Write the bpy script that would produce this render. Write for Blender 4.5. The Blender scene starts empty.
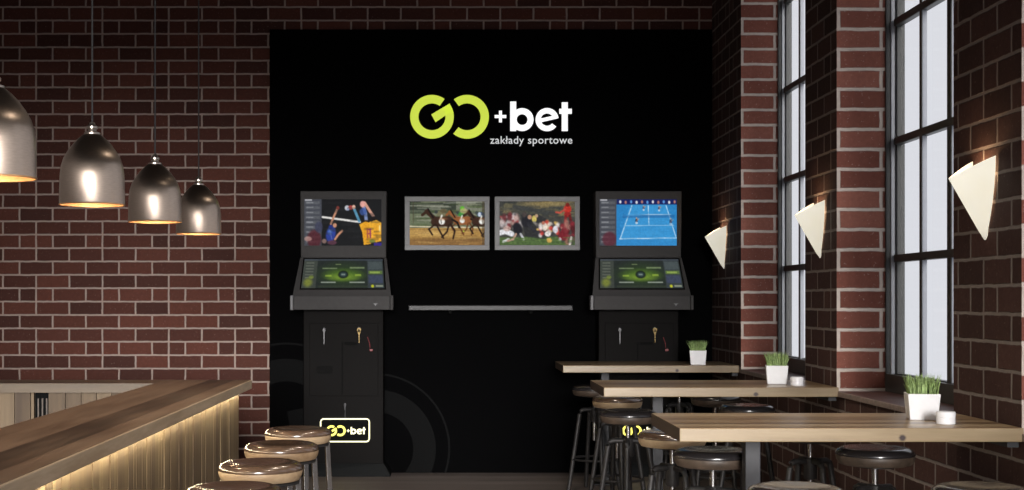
import bpy, bmesh, math, random
import numpy as np
from mathutils import Vector, Matrix
R = math.radians
random.seed(7)
SC = bpy.context.scene
COL = SC.collection
U = 1/110.0            # metres per unit measured on the back wall
F = 1340.0             # distance of the back wall in the same units
EYE = 172.5
def X(x): return x*U
def Y(d): return d*F*U
def Z(v): return (EYE+v)*U

# ------------------------------------------------------------------ helpers
def link(o, parent=None):
    COL.objects.link(o)
    if parent is not None: o.parent = parent
    return o
def tag(o, label=None, cat=None, group=None, kind=None):
    if label: o['label'] = label
    if cat: o['category'] = cat
    if group: o['group'] = group
    if kind: o['kind'] = kind
    return o
def empty(name, loc, label, cat, group=None):
    o = bpy.data.objects.new(name, None); o.empty_display_size = .1
    link(o); o.location = loc
    return tag(o, label, cat, group)
def obj(name, bm, mats, parent=None, smooth=False, bevel=0, seg=2):
    bmesh.ops.recalc_face_normals(bm, faces=bm.faces[:])
    me = bpy.data.meshes.new(name); bm.to_mesh(me); bm.free()
    if smooth:
        for p in me.polygons: p.use_smooth = True
    if not isinstance(mats, (list, tuple)): mats = [mats]
    for m in mats: me.materials.append(m)
    o = bpy.data.objects.new(name, me); link(o, parent)
    if bevel:
        b = o.modifiers.new('bevel', 'BEVEL'); b.width = bevel; b.segments = seg; b.limit_method = 'ANGLE'; b.angle_limit = R(40)
    if smooth:
        try: me.set_sharp_from_angle(angle=R(38))
        except Exception: pass
    return o
def structure(name, bm, mats, **k):
    o = obj(name, bm, mats, **k); o['kind'] = 'structure'; return o
def box(bm, x0, x1, y0, y1, z0, z1, mi=0):
    vs = [bm.verts.new((x, y, z)) for x in (x0, x1) for y in (y0, y1) for z in (z0, z1)]
    for f in ((0,1,3,2),(4,6,7,5),(0,4,5,1),(2,3,7,6),(0,2,6,4),(1,5,7,3)):
        bm.faces.new([vs[i] for i in f]).material_index = mi
    return vs
def boxc(bm, cx, cy, cz, sx, sy, sz): return box(bm, cx-sx/2, cx+sx/2, cy-sy/2, cy+sy/2, cz-sz/2, cz+sz/2)
def lathe(bm, prof, n=48, c=(0,0), cap0=False, cap1=False, mi=0):
    rings = []
    for r, z in prof:
        rings.append([bm.verts.new((c[0]+r*math.cos(2*math.pi*i/n), c[1]+r*math.sin(2*math.pi*i/n), z)) for i in range(n)])
    for a, b in zip(rings, rings[1:]):
        for i in range(n):
            bm.faces.new((a[i], a[(i+1)%n], b[(i+1)%n], b[i])).material_index = mi
    if cap0: bm.faces.new(rings[0][::-1])
    if cap1: bm.faces.new(rings[-1])
def tube(bm, pts, r, n=12, square=False, caps=True):
    pts = [Vector(p) for p in pts]
    if square: n = 4
    rings = []
    for i, p in enumerate(pts):
        if i == 0: t = pts[1]-p
        elif i == len(pts)-1: t = p-pts[-2]
        else: t = (pts[i+1]-p).normalized()+(p-pts[i-1]).normalized()
        t.normalize()
        ref = Vector((0,0,1)) if abs(t.z) < .9 else Vector((1,0,0))
        if square and abs(t.z) >= .9:
            d = Vector((pts[-1].x-pts[0].x, pts[-1].y-pts[0].y, 0))
            if d.length > 1e-4: ref = d.normalized()
        a = t.cross(ref).normalized(); b = t.cross(a)
        rr = r[i] if isinstance(r, (list, tuple)) else r
        off = math.pi/4 if square else 0
        k = rr*(1.414 if square else 1)
        rings.append([bm.verts.new(p+a*k*math.cos(2*math.pi*j/n+off)+b*k*math.sin(2*math.pi*j/n+off)) for j in range(n)])
    for a, b in zip(rings, rings[1:]):
        for i in range(n): bm.faces.new((a[i], a[(i+1)%n], b[(i+1)%n], b[i]))
    if caps: bm.faces.new(rings[0][::-1]); bm.faces.new(rings[-1])
def prism_xz(bm, pts, y0, y1):
    """polygon in x,z pushed through y"""
    a = [bm.verts.new((p[0], y0, p[1])) for p in pts]; b = [bm.verts.new((p[0], y1, p[1])) for p in pts]
    bm.faces.new(a); bm.faces.new(b[::-1])
    n = len(pts)
    for i in range(n): bm.faces.new((a[i], b[i], b[(i+1)%n], a[(i+1)%n]))
def prism_yz(bm, pts, x0, x1):
    a = [bm.verts.new((x0, p[0], p[1])) for p in pts]; b = [bm.verts.new((x1, p[0], p[1])) for p in pts]
    bm.faces.new(a); bm.faces.new(b[::-1])
    n = len(pts)
    for i in range(n): bm.faces.new((a[i], b[i], b[(i+1)%n], a[(i+1)%n]))
def arc_pts(cx, cz, r0, r1, a0, a1, n=48):
    o = [(cx+r1*math.cos(R(a0+(a1-a0)*i/n)), cz+r1*math.sin(R(a0+(a1-a0)*i/n))) for i in range(n+1)]
    i_ = [(cx+r0*math.cos(R(a0+(a1-a0)*i/n)), cz+r0*math.sin(R(a0+(a1-a0)*i/n))) for i in range(n+1)]
    return o, i_
def arc(bm, cx, cz, r0, r1, a0, a1, y0, y1, n=48):
    o, i_ = arc_pts(cx, cz, r0, r1, a0, a1, n)
    V = [[bm.verts.new((p[0], y, p[1])) for p in L] for L in (o, i_) for y in (y0, y1)]
    of, ob, inf, inb = V
    for k in range(n):
        bm.faces.new((of[k], of[k+1], inf[k+1], inf[k])); bm.faces.new((ob[k+1], ob[k], inb[k], inb[k+1]))
        bm.faces.new((of[k+1], of[k], ob[k], ob[k+1])); bm.faces.new((inf[k], inf[k+1], inb[k+1], inb[k]))
    for k in (0, n): bm.faces.new((of[k], inf[k], inb[k], ob[k]))
def copy_thing(o, loc, label, parent=None, top=True):
    c = o.copy(); COL.objects.link(c)
    if top:
        c.location = loc; c['label'] = label
    else: c.parent = parent
    for ch in o.children: copy_thing(ch, None, None, c, False)
    return c

# ------------------------------------------------------------------ materials
class NT:
    def __init__(s, m): s.t = m.node_tree; s.n = s.t.nodes; s.l = s.t.links
    def node(s, typ, **k):
        n = s.n.new(typ)
        for a, b in k.items(): setattr(n, a, b)
        return n
    def put(s, sock, v):
        if isinstance(v, bpy.types.NodeSocket): s.l.new(v, sock)
        else: sock.default_value = v
    def m(s, op, a, b=0.0, c=0.0):
        n = s.node('ShaderNodeMath', operation=op)
        s.put(n.inputs[0], a); s.put(n.inputs[1], b); s.put(n.inputs[2], c)
        return n.outputs[0]
    def mixc(s, f, a, b, blend='MIX'):
        n = s.node('ShaderNodeMix', data_type='RGBA', blend_type=blend)
        s.put(n.inputs[0], f); s.put(n.inputs[6], a); s.put(n.inputs[7], b)
        return n.outputs[2]
    def ramp(s, f, stops):
        n = s.node('ShaderNodeValToRGB'); e = n.color_ramp.elements
        while len(e) < len(stops): e.new(.5)
        for k, (p, c) in enumerate(stops):
            e[k].position = p; e[k].color = (*c, 1)
        s.put(n.inputs[0], f); return n.outputs[0]
    def noise(s, vec, scale, detail=4, rough=.55):
        n = s.node('ShaderNodeTexNoise'); s.put(n.inputs['Vector'], vec)
        n.inputs['Scale'].default_value = scale; n.inputs['Detail'].default_value = detail; n.inputs['Roughness'].default_value = rough
        return n.outputs[0]
def newmat(name):
    m = bpy.data.materials.new(name); m.use_nodes = True
    return m, NT(m), m.node_tree.nodes['Principled BSDF']
def plain(name, col, rough=.5, metal=0, spec=.5, noise=0.0, nscale=30, bump=0, coat=0):
    m, t, p = newmat(name)
    p.inputs['Roughness'].default_value = rough; p.inputs['Metallic'].default_value = metal
    p.inputs['Specular IOR Level'].default_value = spec
    if coat: p.inputs['Coat Weight'].default_value = coat; p.inputs['Coat Roughness'].default_value = .12
    tc = t.node('ShaderNodeTexCoord').outputs['Object']
    nz = t.noise(tc, nscale)
    k = noise
    c0 = tuple(max(0, c*(1-k)) for c in col); c1 = tuple(min(1, c*(1+k)) for c in col)
    t.l.new(t.ramp(nz, [(.3, c0), (.7, c1)]), p.inputs['Base Color'])
    if bump:
        b = t.node('ShaderNodeBump'); b.inputs['Strength'].default_value = bump; b.inputs['Distance'].default_value = .004
        t.l.new(nz, b.inputs['Height']); t.l.new(b.outputs[0], p.inputs['Normal'])
    return m
def emis(name, col, strength=1.0):
    m, t, p = newmat(name)
    p.inputs['Base Color'].default_value = (*[c*.3 for c in col], 1)
    p.inputs['Emission Color'].default_value = (*col, 1); p.inputs['Emission Strength'].default_value = strength
    p.inputs['Roughness'].default_value = .6
    return m
def brick(name, phx, phy, v0, h, w, hrow, phh, shiftb, cols, mortar, t0=.0078):
    m, t, p = newmat(name); M = t.m
    g = t.node('ShaderNodeNewGeometry'); pos = g.outputs['Position']
    sx = t.node('ShaderNodeSeparateXYZ'); t.l.new(pos, sx.inputs[0])
    sn = t.node('ShaderNodeSeparateXYZ'); t.l.new(g.outputs['True Normal'], sn.inputs[0])
    side = M('GREATER_THAN', M('ABSOLUTE', sn.outputs[0]), .5)
    wob = M('MULTIPLY', M('SUBTRACT', t.noise(pos, 14, 2), .5), .010)
    wob2 = M('MULTIPLY', M('SUBTRACT', t.noise(pos, 11, 2), .5), .010)
    ux = M('SUBTRACT', sx.outputs[0], phx); uy = M('SUBTRACT', sx.outputs[1], phy)
    u = M('ADD', M('ADD', M('MULTIPLY', uy, side), M('MULTIPLY', ux, M('SUBTRACT', 1.0, side))), wob)
    v = M('DIVIDE', M('ADD', M('SUBTRACT', sx.outputs[2], v0), wob2), h)
    row = M('FLOOR', v); fv = M('FRACT', v)
    dv = M('MULTIPLY', M('MINIMUM', fv, M('SUBTRACT', 1.0, fv)), h)
    odd = M('FLOORED_MODULO', row, 2.0); m4 = M('FLOORED_MODULO', row, 4.0)
    isH = M('LESS_THAN', M('ABSOLUTE', M('SUBTRACT', m4, float(hrow))), .5)
    u1 = M('ADD', M('DIVIDE', u, w), M('MULTIPLY', odd, shiftb))
    f1 = M('FRACT', u1); du = M('MULTIPLY', M('MINIMUM', f1, M('SUBTRACT', 1.0, f1)), w)
    u2 = M('ADD', M('DIVIDE', u, 2*w), phh)
    f2 = M('FRACT', u2); du2 = M('MULTIPLY', M('MINIMUM', f2, M('SUBTRACT', 1.0, f2)), 2*w)
    du2 = M('ADD', du2, M('MULTIPLY', M('SUBTRACT', 1.0, isH), 9.0))
    d = M('MINIMUM', M('MINIMUM', du, du2), dv)
    mask = t.node('ShaderNodeMapRange', interpolation_type='SMOOTHSTEP')
    t.put(mask.inputs[0], d); mask.inputs[1].default_value = t0*.75; mask.inputs[2].default_value = t0*1.35
    mk = mask.outputs[0]
    idv = t.node('ShaderNodeCombineXYZ')
    t.put(idv.inputs[0], M('ADD', M('FLOOR', u1), M('MULTIPLY', M('FLOOR', u2), M('MULTIPLY', isH, .371)))); t.put(idv.inputs[1], row); t.put(idv.inputs[2], side)
    wn = t.node('ShaderNodeTexWhiteNoise', noise_dimensions='3D'); t.l.new(idv.outputs[0], wn.inputs['Vector'])
    base = t.ramp(wn.outputs[0], [(0, cols[0]), (.5, cols[1]), (1, cols[2])])
    gr = t.noise(pos, 38, 6, .65)
    base = t.mixc(M('MULTIPLY', gr, .9), base, t.mixc(1.0, base, (.45, .40, .40, 1), 'MULTIPLY'))
    speck = M('MULTIPLY', M('GREATER_THAN', t.noise(pos, 60, 3, .7), .66), .25)
    base = t.mixc(speck, base, (*mortar, 1))
    mo = t.mixc(t.noise(pos, 25, 5, .6), (*mortar, 1), tuple(c*.62 for c in mortar)+(1,))
    t.l.new(t.mixc(mk, mo, base), p.inputs['Base Color'])
    p.inputs['Roughness'].default_value = .78; p.inputs['Specular IOR Level'].default_value = .25
    hgt = M('ADD', mk, M('MULTIPLY', gr, .35))
    b = t.node('ShaderNodeBump'); b.inputs['Strength'].default_value = .8; b.inputs['Distance'].default_value = .007
    t.l.new(hgt, b.inputs['Height']); t.l.new(b.outputs[0], p.inputs['Normal'])
    return m
def wood(name, c0, c1, c2, axis='x', rough=.35, plank=.12, acr='y', spec=.5, island=False, stretch=9.0, ks=1.0, knot=None):
    m, t, p = newmat(name); M = t.m
    tc = t.node('ShaderNodeTexCoord').outputs['Object']
    oi = t.node('ShaderNodeObjectInfo').outputs['Random']
    s = t.node('ShaderNodeSeparateXYZ'); t.l.new(tc, s.inputs[0])
    ax = {'x':0,'y':1,'z':2}
    if island: rnd = t.node('ShaderNodeNewGeometry').outputs['Random Per Island']
    else:
        row = M('FLOOR', M('DIVIDE', s.outputs[ax[acr]], plank))
        wn = t.node('ShaderNodeTexWhiteNoise', noise_dimensions='1D'); t.put(wn.inputs['W'], M('ADD', row, M('MULTIPLY', oi, 17.0)))
        rnd = wn.outputs[0]
    cb = t.node('ShaderNodeCombineXYZ')
    for i, k in enumerate('xyz'):
        f = (1.0/stretch if k == axis else 1.0)*ks
        t.put(cb.inputs[i], M('ADD', M('MULTIPLY', s.outputs[i], f), M('MULTIPLY', rnd, 13.7+i*3)))
    n1 = t.noise(cb.outputs[0], 9, 5, .6); n2 = t.noise(cb.outputs[0], 45, 4, .6)
    f = M('ADD', M('MULTIPLY', n1, .62), M('ADD', M('MULTIPLY', n2, .25), M('MULTIPLY', rnd, .28)))
    colr = t.ramp(f, [(.36, c0), (.56, c1), (.78, c2)])
    if knot:
        dx = M('DIVIDE', M('SUBTRACT', s.outputs[0], knot[0]), knot[2]); dz = M('DIVIDE', M('SUBTRACT', s.outputs[2], knot[1]), knot[3])
        kd = M('ADD', M('SQRT', M('ADD', M('MULTIPLY', dx, dx), M('MULTIPLY', dz, dz))), M('MULTIPLY', n2, .6))
        kr = t.node('ShaderNodeMapRange', interpolation_type='SMOOTHSTEP'); t.put(kr.inputs[0], kd); kr.inputs[1].default_value = .8; kr.inputs[2].default_value = 1.6
        colr = t.mixc(kr.outputs[0], (.025,.010,.010,1), colr)
    t.l.new(colr, p.inputs['Base Color'])
    t.put(p.inputs['Roughness'], M('ADD', rough, M('MULTIPLY', n2, .15)))
    p.inputs['Specular IOR Level'].default_value = spec
    b = t.node('ShaderNodeBump'); b.inputs['Strength'].default_value = .25; b.inputs['Distance'].default_value = .002
    t.l.new(n2, b.inputs['Height']); t.l.new(b.outputs[0], p.inputs['Normal'])
    return m

BRB = brick('brick_back', X(-172.8), 0, Z(11.8), 13.385*U, 33.15*U, 3, .5, .5,
            [(.058,.019,.013),(.088,.027,.0175),(.125,.039,.025)], (.40,.31,.27))
BRS = brick('brick_side_shaded', 0, X(636.4), Z(34.5), 13.72*U, 32.8*U, 1, .5, .5,
            [(.060,.031,.027),(.082,.042,.036),(.108,.055,.047)], (.28,.24,.22))  # pier brick darkened: shade of the inner faces put into the colour
BRR = brick('brick_reveal_lit', X(301.4), 0, Z(34.5), 13.72*U, 33.15*U, 9, 0, -.12,
            [(.21,.072,.050),(.29,.104,.074),(.38,.150,.108)], (.72,.62,.55), t0=.0105)  # same brick and mortar lightened: window light on the reveals put into colour
FLOOR = wood('floor_boards', (.13,.105,.095), (.19,.155,.138), (.27,.222,.20), 'x', .42, .19, 'y')
PLASTER = plain('ceiling_plaster', (.055,.050,.048), .9, noise=.1)
DKWALL = plain('dark_plaster', (.16,.13,.12), .9, noise=.1)
LIGHTW = plain('bounce_plaster', (.62,.56,.52), .9, noise=.05)  # unseen left wall, made pale to bounce light onto the piers
BLACK = plain('black_panel', (.0012,.0012,.0014), .9, spec=.03, noise=.1)
RING = plain('grey_ring_print', (.0052,.0053,.0055), .9, spec=.03, noise=.03)
STEEL = plain('dark_window_steel', (.030,.032,.030), .42, .0, noise=.15)
STEELB = plain('window_steel_painted_lit', (.32,.335,.375), .38, .2, noise=.05)  # lighter copy of the window steel, its lit side faces put into colour
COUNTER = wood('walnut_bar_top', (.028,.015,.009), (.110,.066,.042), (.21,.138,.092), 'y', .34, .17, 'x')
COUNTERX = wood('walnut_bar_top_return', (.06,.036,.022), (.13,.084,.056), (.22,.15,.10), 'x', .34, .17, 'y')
COUNTEDGE = wood('pale_bar_edge', (.36,.27,.18), (.56,.45,.33), (.70,.60,.46), 'y', .45, 5, 'x')  # edge wood lightened so the dim counter side looks lit
COUNTEDGEX = wood('bar_edge_x_painted_dim', (.035,.022,.012), (.072,.048,.027), (.12,.085,.050), 'x', .45, 5, 'y')  # same edge wood darkened to offset the sun on the return
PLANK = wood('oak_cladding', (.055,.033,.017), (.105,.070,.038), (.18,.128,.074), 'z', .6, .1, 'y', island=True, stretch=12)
TABLE = wood('oak_table', (.125,.080,.040), (.205,.145,.078), (.30,.222,.128), 'x', .30, .15, 'y', stretch=11, knot=((214-153.5)*U, Z(-64.0), .016, .014))
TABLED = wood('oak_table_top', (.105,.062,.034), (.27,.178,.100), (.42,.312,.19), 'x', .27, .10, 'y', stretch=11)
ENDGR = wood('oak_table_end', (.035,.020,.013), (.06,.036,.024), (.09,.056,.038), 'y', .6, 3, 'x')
SEATW = wood('stool_wood', (.19,.12,.065), (.34,.235,.14), (.47,.35,.22), 'x', .45, 4, 'z', stretch=5)
SEATP = plain('stool_brown_lacquer', (.085,.052,.034), .20, .0, spec=.8, noise=.35, nscale=14, coat=.6)
SEATD = plain('stool_black_lacquer', (.018,.016,.017), .25, .0, spec=.6, noise=.2, nscale=14, coat=.5)
SEATDW = plain('stool_dark_wood', (.060,.042,.030), .5, noise=.4, nscale=18)
LEGM = plain('stool_dark_steel', (.030,.028,.028), .5, .3, noise=.2)
LEGC = plain('stool_polished_steel', (.55,.54,.54), .22, 1.0, noise=.1)
POST = plain('table_post_steel', (.020,.020,.024), .5, .2, noise=.1)
POTW = plain('white_ceramic', (.80,.80,.82), .35, noise=.02)
SOIL = plain('soil', (.03,.02,.012), .95, noise=.5, nscale=200)
GRASSM = plain('grass_blade', (.27,.38,.14), .6, noise=.45, nscale=60)
KGREY = plain('kiosk_grey_powder', (.044,.042,.042), .6, 0, spec=.12, noise=.05)
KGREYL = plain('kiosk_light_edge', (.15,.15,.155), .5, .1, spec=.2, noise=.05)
KDARK = plain('kiosk_dark_cabinet', (.0034,.0028,.0027), .6, spec=.06, noise=.1)
KBASE = plain('kiosk_base', (.0055,.006,.0063), .6, spec=.08, noise=.1)
SEAM = plain('seam_black', (.002,.002,.002), .8, spec=.1)
SILV = plain('key_silver', (.10,.10,.105), .5, .5, noise=.05)
GOLD = plain('key_brass', (.20,.135,.045), .5, .5, noise=.05)
REDP = plain('red_tag_plastic', (.16,.015,.018), .5, noise=.05)
FRAMEG = plain('monitor_frame_grey', (.12,.12,.123), .5, .1, noise=.05)
RAILM = plain('brushed_rail', (.022,.022,.023), .4, .25, spec=.2, noise=.1)
SILL = plain('sill_clay_tile', (.085,.040,.034), .45, noise=.3, nscale=12)
SILLE = plain('sill_edge_mortar', (.26,.20,.175), .7, noise=.2)
CAPM = plain('pendant_cap', (.55,.48,.42), .3, 1, noise=.1)
CORD = plain('black_cord', (.02,.018,.018), .7)
WHITEL = emis('sign_white', (.93,.93,.93), 1.0)
LIMEL = emis('sign_lime', (.58,.70,.06), .92)
TAGL = emis('sign_tagline', (.62,.63,.64), .9)
NEONW = emis('neon_warm_white', (1.0,.95,.62), 1.6)
NEONY = emis('neon_yellow', (1.0,.90,.16), 1.5)
LED = emis('led_strip_warm', (1.0,.87,.58), 70.0)
BULB = emis('warm_bulb', (1.0,.62,.28), 4.0)
GLOWG = emis('fill_lamp_glow', (1.0,.7,.4), 4)

def sheet_metal():
    m, t, p = newmat('brushed_nickel_copper')
    tc = t.node('ShaderNodeTexCoord').outputs['Object']
    s = t.node('ShaderNodeSeparateXYZ'); t.l.new(tc, s.inputs[0])
    ang = t.m('ARCTAN2', s.outputs[1], s.outputs[0])
    cb = t.node('ShaderNodeCombineXYZ'); t.put(cb.inputs[0], t.m('MULTIPLY', ang, .6)); t.put(cb.inputs[1], t.m('MULTIPLY', s.outputs[2], 25.0))
    n = t.noise(cb.outputs[0], 8, 4, .6)
    t.l.new(t.ramp(n, [(.3, (.50,.40,.33)), (.7, (.58,.47,.39))]), p.inputs['Base Color'])
    p.inputs['Metallic'].default_value = 1; p.inputs['Roughness'].default_value = .33
    p.inputs['Anisotropic'].default_value = .7; p.inputs['Anisotropic Rotation'].default_value = .0
    tg = t.node('ShaderNodeTangent', direction_type='RADIAL', axis='Z'); t.l.new(tg.outputs[0], p.inputs['Tangent'])
    return m
NICKEL = sheet_metal()
COPPERIN = plain('pendant_inner_copper', (.70,.42,.22), .45, .6, noise=.1)

def glass_mat(name, k):
    m, t, p = newmat(name)
    t.n.remove(p); out = t.n['Material Output']
    tr = t.node('ShaderNodeBsdfTransparent'); tr.inputs[0].default_value = (k, k, k*1.005, 1)
    gl = t.node('ShaderNodeBsdfGlossy'); gl.inputs['Roughness'].default_value = .03
    fr = t.node('ShaderNodeFresnel'); fr.inputs[0].default_value = 1.45
    mx = t.node('ShaderNodeMixShader'); bf = t.node('ShaderNodeNewGeometry').outputs['Backfacing']; t.l.new(t.m('MULTIPLY', t.m('MULTIPLY', fr.outputs[0], .25), t.m('SUBTRACT', 1.0, bf)), mx.inputs[0])
    t.l.new(tr.outputs[0], mx.inputs[1]); t.l.new(gl.outputs[0], mx.inputs[2]); t.l.new(mx.outputs[0], out.inputs[0])
    return m
GLASS = glass_mat('grey_window_glass', .75); CLEAR = glass_mat('fill_opening_glass', .98)
def shade_mat():
    m, t, p = newmat('glowing_cream_shade')
    p.inputs['Base Color'].default_value = (.75,.71,.60,1)
    tc = t.node('ShaderNodeTexCoord').outputs['Object']
    n = t.noise(tc, 6, 2)
    t.l.new(t.ramp(n, [(.3, (.88,.83,.67)), (.7, (.95,.92,.79))]), p.inputs['Emission Color'])
    p.inputs['Emission Strength'].default_value = .50
    return m
SHADE = shade_mat()
def screen_mat():
    m, t, p = newmat('lit_screen')
    a = t.node('ShaderNodeAttribute', attribute_name='Col')
    p.inputs['Base Color'].default_value = (0,0,0,1); p.inputs['Roughness'].default_value = .35; p.inputs['Specular IOR Level'].default_value = .01
    t.l.new(a.outputs['Color'], p.inputs['Emission Color']); p.inputs['Emission Strength'].default_value = 1.0
    return m
SCREEN = screen_mat()

# ------------------------------------------------------------------ room shell
RW = 271.0; RW2 = 303.6; RWO = 315.0; LW = -470.0; CEIL = 330.0; FRONT = -.24
PIERS = [(.9033, 1.0), (.6848, .7442), (.4667, .5287), (.2500, .3112), (.030, .0920), (-.24, -.128)]
OPEN = [(.7442, .9033), (.5287, .6848), (.3112, .4667), (.0920, .2500), (-.128, .030)]
bm = bmesh.new(); box(bm, X(LW), X(RWO), Y(FRONT), Y(1)+.2, -.1, 0); structure('floor', bm, FLOOR)
bm = bmesh.new(); box(bm, X(LW), X(RWO), Y(FRONT), Y(1)+.2, Z(CEIL), Z(CEIL)+.1); structure('ceiling', bm, PLASTER)
bm = bmesh.new(); box(bm, X(LW), X(RWO), Y(1), Y(1)+.2, 0, Z(CEIL)); structure('wall_back', bm, BRB)
bm = bmesh.new(); box(bm, X(LW)-.2, X(LW), Y(FRONT), Y(1)+.2, 0, Z(CEIL)); structure('wall_left', bm, LIGHTW)
# unseen wall behind the viewpoint; opening added and sized to light the room frontally
bm = bmesh.new()
y0, y1 = Y(FRONT)-.2, Y(FRONT)
GX0, GX1, GZ0, GZ1 = X(-420), X(268), .35, 3.9
box(bm, X(LW), GX0, y0, y1, 0, Z(CEIL)); box(bm, GX1, X(RWO), y0, y1, 0, Z(CEIL))
box(bm, GX0, GX1, y0, y1, 0, GZ0); box(bm, GX0, GX1, y0, y1, GZ1, Z(CEIL))
structure('wall_front', bm, DKWALL)
# right wall
bm = bmesh.new()
def rbox(x0, x1, d0, d1, v0, v1):
    vs = box(bm, X(x0), X(x1), Y(d0), Y(d1), Z(v0), Z(v1))
SILLV = -62.4
for d0, d1 in PIERS: rbox(RW, RWO, d0, d1, SILLV-3, CEIL)
rbox(RW, RWO, FRONT, 1.0, -EYE, SILLV-3)
for d0, d1 in OPEN: rbox(RW, RWO, d0, d1, 318, CEIL)
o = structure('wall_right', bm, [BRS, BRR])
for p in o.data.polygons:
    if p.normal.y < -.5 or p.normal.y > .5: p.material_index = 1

def window(k, d0, d1):
    """steel window of four lights in width; frame in room-side steps"""
    vb, vt = SILLV, 318.0
    ya, yb = Y(d0), Y(d1)
    L = yb-ya
    bm = bmesh.new()
    def ring(x0, x1, w, wb):
        a, b = ya+.002, yb-.002
        box(bm, X(x0), X(x1), a, a+w*U, Z(vb), Z(vt)); box(bm, X(x0), X(x1), b-w*U, b, Z(vb), Z(vt))
        box(bm, X(x0), X(x1), a+w*U, b-w*U, Z(vb), Z(vb+wb)); box(bm, X(x0), X(x1), a+w*U, b-w*U, Z(vt-w), Z(vt))
    ring(304.2, 307.2, 1.6, 12.0)
    ring(309.8, 314.8, 8.0, 12.4)
    w = structure('window_%d' % k, bm, STEEL)
    bm = bmesh.new(); a, b = ya+.002, yb-.002
    for q0, q1 in ((a, a+3.6*U), (b-3.6*U, b)): box(bm, X(307.2), X(311.2), q0, q1, Z(vb+12), Z(vt))
    obj('window_lining', bm, STEELB, w)
    # glazing bars
    g0, g1 = ya+8*U, yb-8*U
    bm = bmesh.new()
    for i in (1, 2, 3):
        yy = g0+(g1-g0)*i/4; ww = 1.8 if i != 2 else 3.0
        box(bm, X(308.8), X(311.8), yy-ww*U, yy+ww*U, Z(vb+12), Z(vt-8))
    obj('vertical_glazing_bar', bm, STEELB, w)
    bm = bmesh.new()
    for i in (1, 2, 3):
        yy = g0+(g1-g0)*i/4; ww = 2.0 if i != 2 else 3.2
        box(bm, X(308.2), X(308.8), yy-ww*U, yy+ww*U, Z(vb+12), Z(vt-8))
    obj('vertical_bar_face', bm, STEEL, w)
    for v in (28.2, 107.8, 188.4, 268.5):
        bm = bmesh.new(); box(bm, X(307.6), X(313.2), g0-.01, g1+.01, Z(v-2.6), Z(v+2.6))
        obj('cross_bar', bm, STEEL, w, bevel=.006)
    bm = bmesh.new(); box(bm, X(311.9), X(312.4), g0-.01, g1+.01, Z(vb+11), Z(vt-7))
    obj('pane', bm, GLASS, w)
    # sill tiles with nosing
    bm = bmesh.new(); box(bm, X(RW)-.004, X(309.6), ya+.001, yb-.001, Z(SILLV-2.6), Z(SILLV))
    s = structure('trim_%d' % k, bm, SILL)
    bm = bmesh.new(); box(bm, X(RW)-.014, X(RW)-.004, ya+.001, yb-.001, Z(SILLV-3.4), Z(SILLV)+.002)
    obj('sill_nosing', bm, SILLE, s, bevel=.004)
for k, (d0, d1) in enumerate(OPEN, 1): window(k, d0, d1)
# glazing of the added light opening behind the viewpoint
bm = bmesh.new(); n = 5
for i in range(n+1):
    x = GX0+(GX1-GX0)*i/n; box(bm, x-.035, x+.035, y0+.05, y1-.05, GZ0, GZ1)
box(bm, GX0, GX1, y0+.05, y1-.05, GZ0, GZ0+.07); box(bm, GX0, GX1, y0+.05, y1-.05, GZ1-.07, GZ1)
wf = structure('window_6', bm, STEEL)
bm = bmesh.new(); box(bm, GX0, GX1, y0+.095, y0+.105, GZ0, GZ1); obj('pane', bm, CLEAR, wf)

# ------------------------------------------------------------------ black panel with logo
PY = Y(1)-.025
pan = empty('wall_panel', (X(50), Y(1), 0), 'tall matte black panel covering the brick back wall behind the kiosks, with lime and white logo', 'wall panel')
def LX(v): return X(v)-pan.location.x
def LY(y): return y-pan.location.y
bm = bmesh.new(); box(bm, LX(-171), LX(270.6), LY(PY), -.001, .001, Z(270)); obj('board', bm, BLACK, pan)

def logo_go(bm, cx, cz, s, ya, yb, rot=0, C=True, G=True):
    """ring letters; s = outer radius"""
    b2 = bmesh.new(); k = s/22.1
    if G:
        arc(b2, 0, 0, 13.7*k, 22.1*k, 55, 360+36, ya, yb, 60)
        pts = [(17.9*k, 13.4*k), (-.6*k, 2.3*k), (3.6*k, -5.4*k), (15.4*k, 2.6*k), (22.0*k, 4*k)]
        prism_xz(b2, pts, ya, yb)
    if C:
        arc(b2, 35.6*k, 0, 13.7*k, 22.1*k, -129, 127, ya, yb, 60)
    bmesh.ops.rotate(b2, verts=b2.verts[:], cent=(0,0,0), matrix=Matrix.Rotation(R(-rot), 3, 'Y'))
    bmesh.ops.translate(b2, verts=b2.verts[:], vec=(cx, 0, cz))
    me = bpy.data.meshes.new('t'); b2.to_mesh(me); b2.free(); bm.from_mesh(me); bpy.data.meshes.remove(me)
def logo_plus(bm, cx, cz, k, ya, yb):
    prism_xz(bm, [(cx-5.8*k, cz-1.5*k), (cx+5.8*k, cz-1.5*k), (cx+5.8*k, cz+1.5*k), (cx-5.8*k, cz+1.5*k)], ya, yb)
    for a, b in ((1.5, 5.8), (-5.8, -1.5)):
        prism_xz(bm, [(cx-1.5*k, cz+a*k), (cx+1.5*k, cz+a*k), (cx+1.5*k, cz+b*k), (cx-1.5*k, cz+b*k)], ya, yb)
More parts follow.
